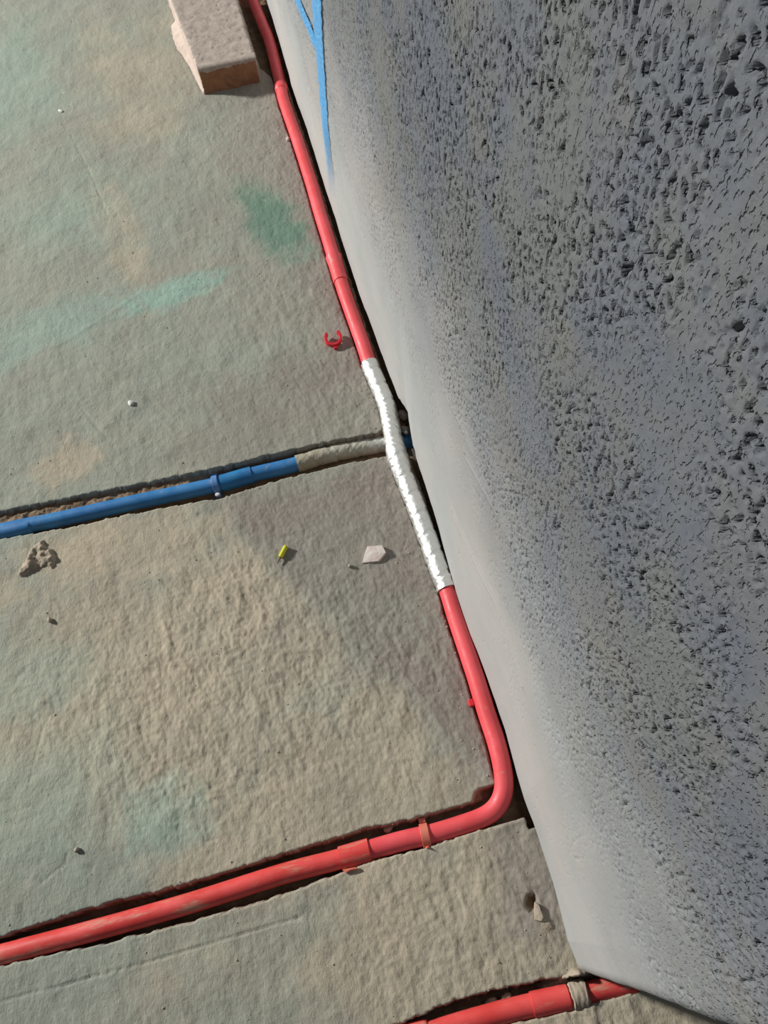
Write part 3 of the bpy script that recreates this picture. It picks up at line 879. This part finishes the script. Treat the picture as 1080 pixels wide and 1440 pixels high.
# mortar dab over the lowest pipe
r = empty('mortar_dab', tuple(fl(815, 1390)), 'tan mortar dab smeared over the bottommost red pipe where it meets the wall corner', 'mortar')
def dab(name, C, i0, i1, root, a0, a1, th, mat, seed):
    D_ = C[i0:i1]; T = np.gradient(D_, axis=0); T /= np.linalg.norm(T, axis=1)[:, None]
    Sd = np.cross(T, [0, 0, 1.0]); U = np.cross(Sd, T)
    n = 40; idx = np.linspace(0, len(D_) - 1, n); Cx = np.array([np.interp(idx, np.arange(len(D_)), D_[:, j]) for j in range(3)]).T
    Sx = np.array([np.interp(idx, np.arange(len(D_)), Sd[:, j]) for j in range(3)]).T; Ux = np.array([np.interp(idx, np.arange(len(D_)), U[:, j]) for j in range(3)]).T
    aa = np.linspace(a0, a1, 40)
    I, A = np.meshgrid(np.linspace(-1, 1, n), np.linspace(-1, 1, 40), indexing='ij')
    nz_ = .25 * fbm(I * 1.0, A * 1.0, .5, 3, seed)
    m = sst(1.05, .75, np.hypot(I, A * .9) + nz_) if False else 1 - sst(.72, 1.0, np.maximum(np.abs(I) + nz_, np.abs(A)))
    rr = PR - .0035 + (th + .0035) * m + .0010 * perlin(I * 2.3, A * 2.1, seed)
    P_ = Cx[:, None, :] + rr[..., None] * (np.cos(aa)[None, :, None] * Sx[:, None, :] + np.sin(aa)[None, :, None] * Ux[:, None, :])
    o = link(name, grid_mesh(name, P_), mat)
    return local(o, root)
dab('mortar_smear', lowC, cut_at(lowC, 798, 1401, -.008), cut_at(lowC, 832, 1394, -.008), r, -.6, math.pi + .9, .0028, M['mortar'], 3)
heap([(757, 1386), (790, 1374), (806, 1362), (822, 1364), (842, 1374), (826, 1380), (812, 1388), (790, 1396), (765, 1398)], .016, M['mortar'], 'mortar_fill', r, 5)
# mortar lumps in the lowest channel
lump('mortar_crumb', 690, 1412, (.0075, .0055, .006), M['mortar'], 3, .35, 2, .2, 14, z=-.018, label='pale mortar crumb in the lowest channel, left of two', cat='mortar')
lump('mortar_crumb', 711, 1404, (.0070, .0045, .006), M['mortar'], 3, .35, 2, .5, 15, z=-.018, label='brown mortar crumb in the lowest channel, right of two', cat='mortar')
# fragments at the wall foot
shard('plaster_fragment', [(752, 1268), (757, 1272), (763, 1290), (760, 1296), (750, 1294)], .010, M['mortar'], -.004, (.2, -.1), 'upright pale mortar fragment beside the small hollow at the wall foot', 'mortar')
shard('plaster_fragment', [(760, 1298), (772, 1296), (776, 1304), (768, 1312), (760, 1308)], .008, M['mortar'], -.004, (0, .2), 'tan mortar fragment lying just below the small hollow at the wall foot', 'mortar')
lump('mortar_crumb', 570, 606, (.006, .007, .006), M['grey'], 3, .35, 2, .2, 16, z=-.010, label='grey mortar crumb in the wall notch above the blue pipe end', cat='mortar')
lump('mortar_crumb', 567, 584, (.007, .009, .007), M['mortar'], 3, .35, 2, .2, 18, z=-.012, label='brown mortar crumb at the top of the wall notch', cat='mortar')
lump('plaster_flake', 571, 608, (.0024, .0024, .002), M['white'], 2, .35, 2, .2, 17, z=.0, label='white speck of plaster in the wall notch beside the foil', cat='chip')
shard('plaster_fragment', [(578, 632), (586, 628), (590, 642), (584, 648)], .006, M['plaster'], -.004, (0, 0), 'pale plaster fragment under the wall edge below the dark blue pipe end', 'mortar')
# loose grit, uncountable
def grit(name, n, region, mat, rmin, rmax, label, seed):
    rr = random.Random(seed); V = []; F = []
    base = [(0, 0, 1), (.9, 0, .1), (.3, .85, 0), (-.7, .5, .1), (-.7, -.5, 0), (.3, -.85, .1)]
    pts = np.array([region(rr) for _ in range(n)])
    clear = np.ones(n, bool)
    for Cx in (redC, blueC, lowC):
        clear &= segdist(pts[:, 0], pts[:, 1], [tuple(p[:2]) for p in Cx[::6]]) > PR + .002
    pts = [tuple(p) for p in pts[clear]]
    hs = floor_h(np.array([p[0] for p in pts]), np.array([p[1] for p in pts]))
    for (x, y), h in zip(pts, hs):
        s = rmin + (rmax - rmin) * rr.random() ** 3; a = rr.random() * 6.3; o0 = len(V)
        for bx, by, bz in base:
            k = s * rr.uniform(.7, 1.2)
            V.append((x + k * (bx * math.cos(a) - by * math.sin(a)), y + k * (bx * math.sin(a) + by * math.cos(a)), h + bz * k * .8 - s * .12))
        F += [(o0, o0 + i, o0 + (i % 5) + 1) for i in range(1, 6)]
        F = F[:-5] + [(o0, o0 + 1 + i, o0 + 1 + (i + 1) % 5) for i in range(5)]
    o = pyd(name, V, F, mat)
    return tag(o, label, 'grit', None, 'stuff')
grit('floor_grit', 900, lambda r: (-.02 - .62 * r.random() ** 1.6, r.uniform(-.03, 1.95)), M['grey'], .0005, .0022, 'loose grey grit scattered on the concrete floor', 1)
grit('plaster_grit', 450, lambda r: (-.028 - .05 * r.random() ** 2, r.uniform(.0, 1.9)), M['mortar'], .0006, .0024, 'pale mortar grit crumbled along the wall foot', 2)
def in_g(r):
    k = r.choice((0, 1, 2)); lo, up, a, b = ((G2l, G2u, -.68, -.02), (GBl, GBu, -.6, .02), (G3l, G3u, -.3, .0))[k]
    x = r.uniform(a, b); l = np.interp(x, lo[:, 0], lo[:, 1]); u = np.interp(x, up[:, 0], up[:, 1])
    return (x, l + (u - l) * r.random())
grit('channel_rubble', 700, in_g, M['dirt'], .0010, .0036, 'brown rubble and soil lying in the floor channels', 3)
GROUPS = {'pebble': 'pebbles on the floor', 'plaster_flake': 'white plaster flakes', 'mortar_crumb': 'mortar crumbs in channels and notch',
          'plaster_fragment': 'mortar fragments at the wall foot', 'pipe_clip': 'conduit clips', 'cement_crumb': 'cement crumbs by the pipes',
          'red_conduit': 'plastic conduits laid in the floor', 'blue_conduit': 'plastic conduits laid in the floor'}
for o in COL.objects:
    k = o.name.split('.')[0]
    if o.parent is None and k in GROUPS: o['group'] = GROUPS[k]
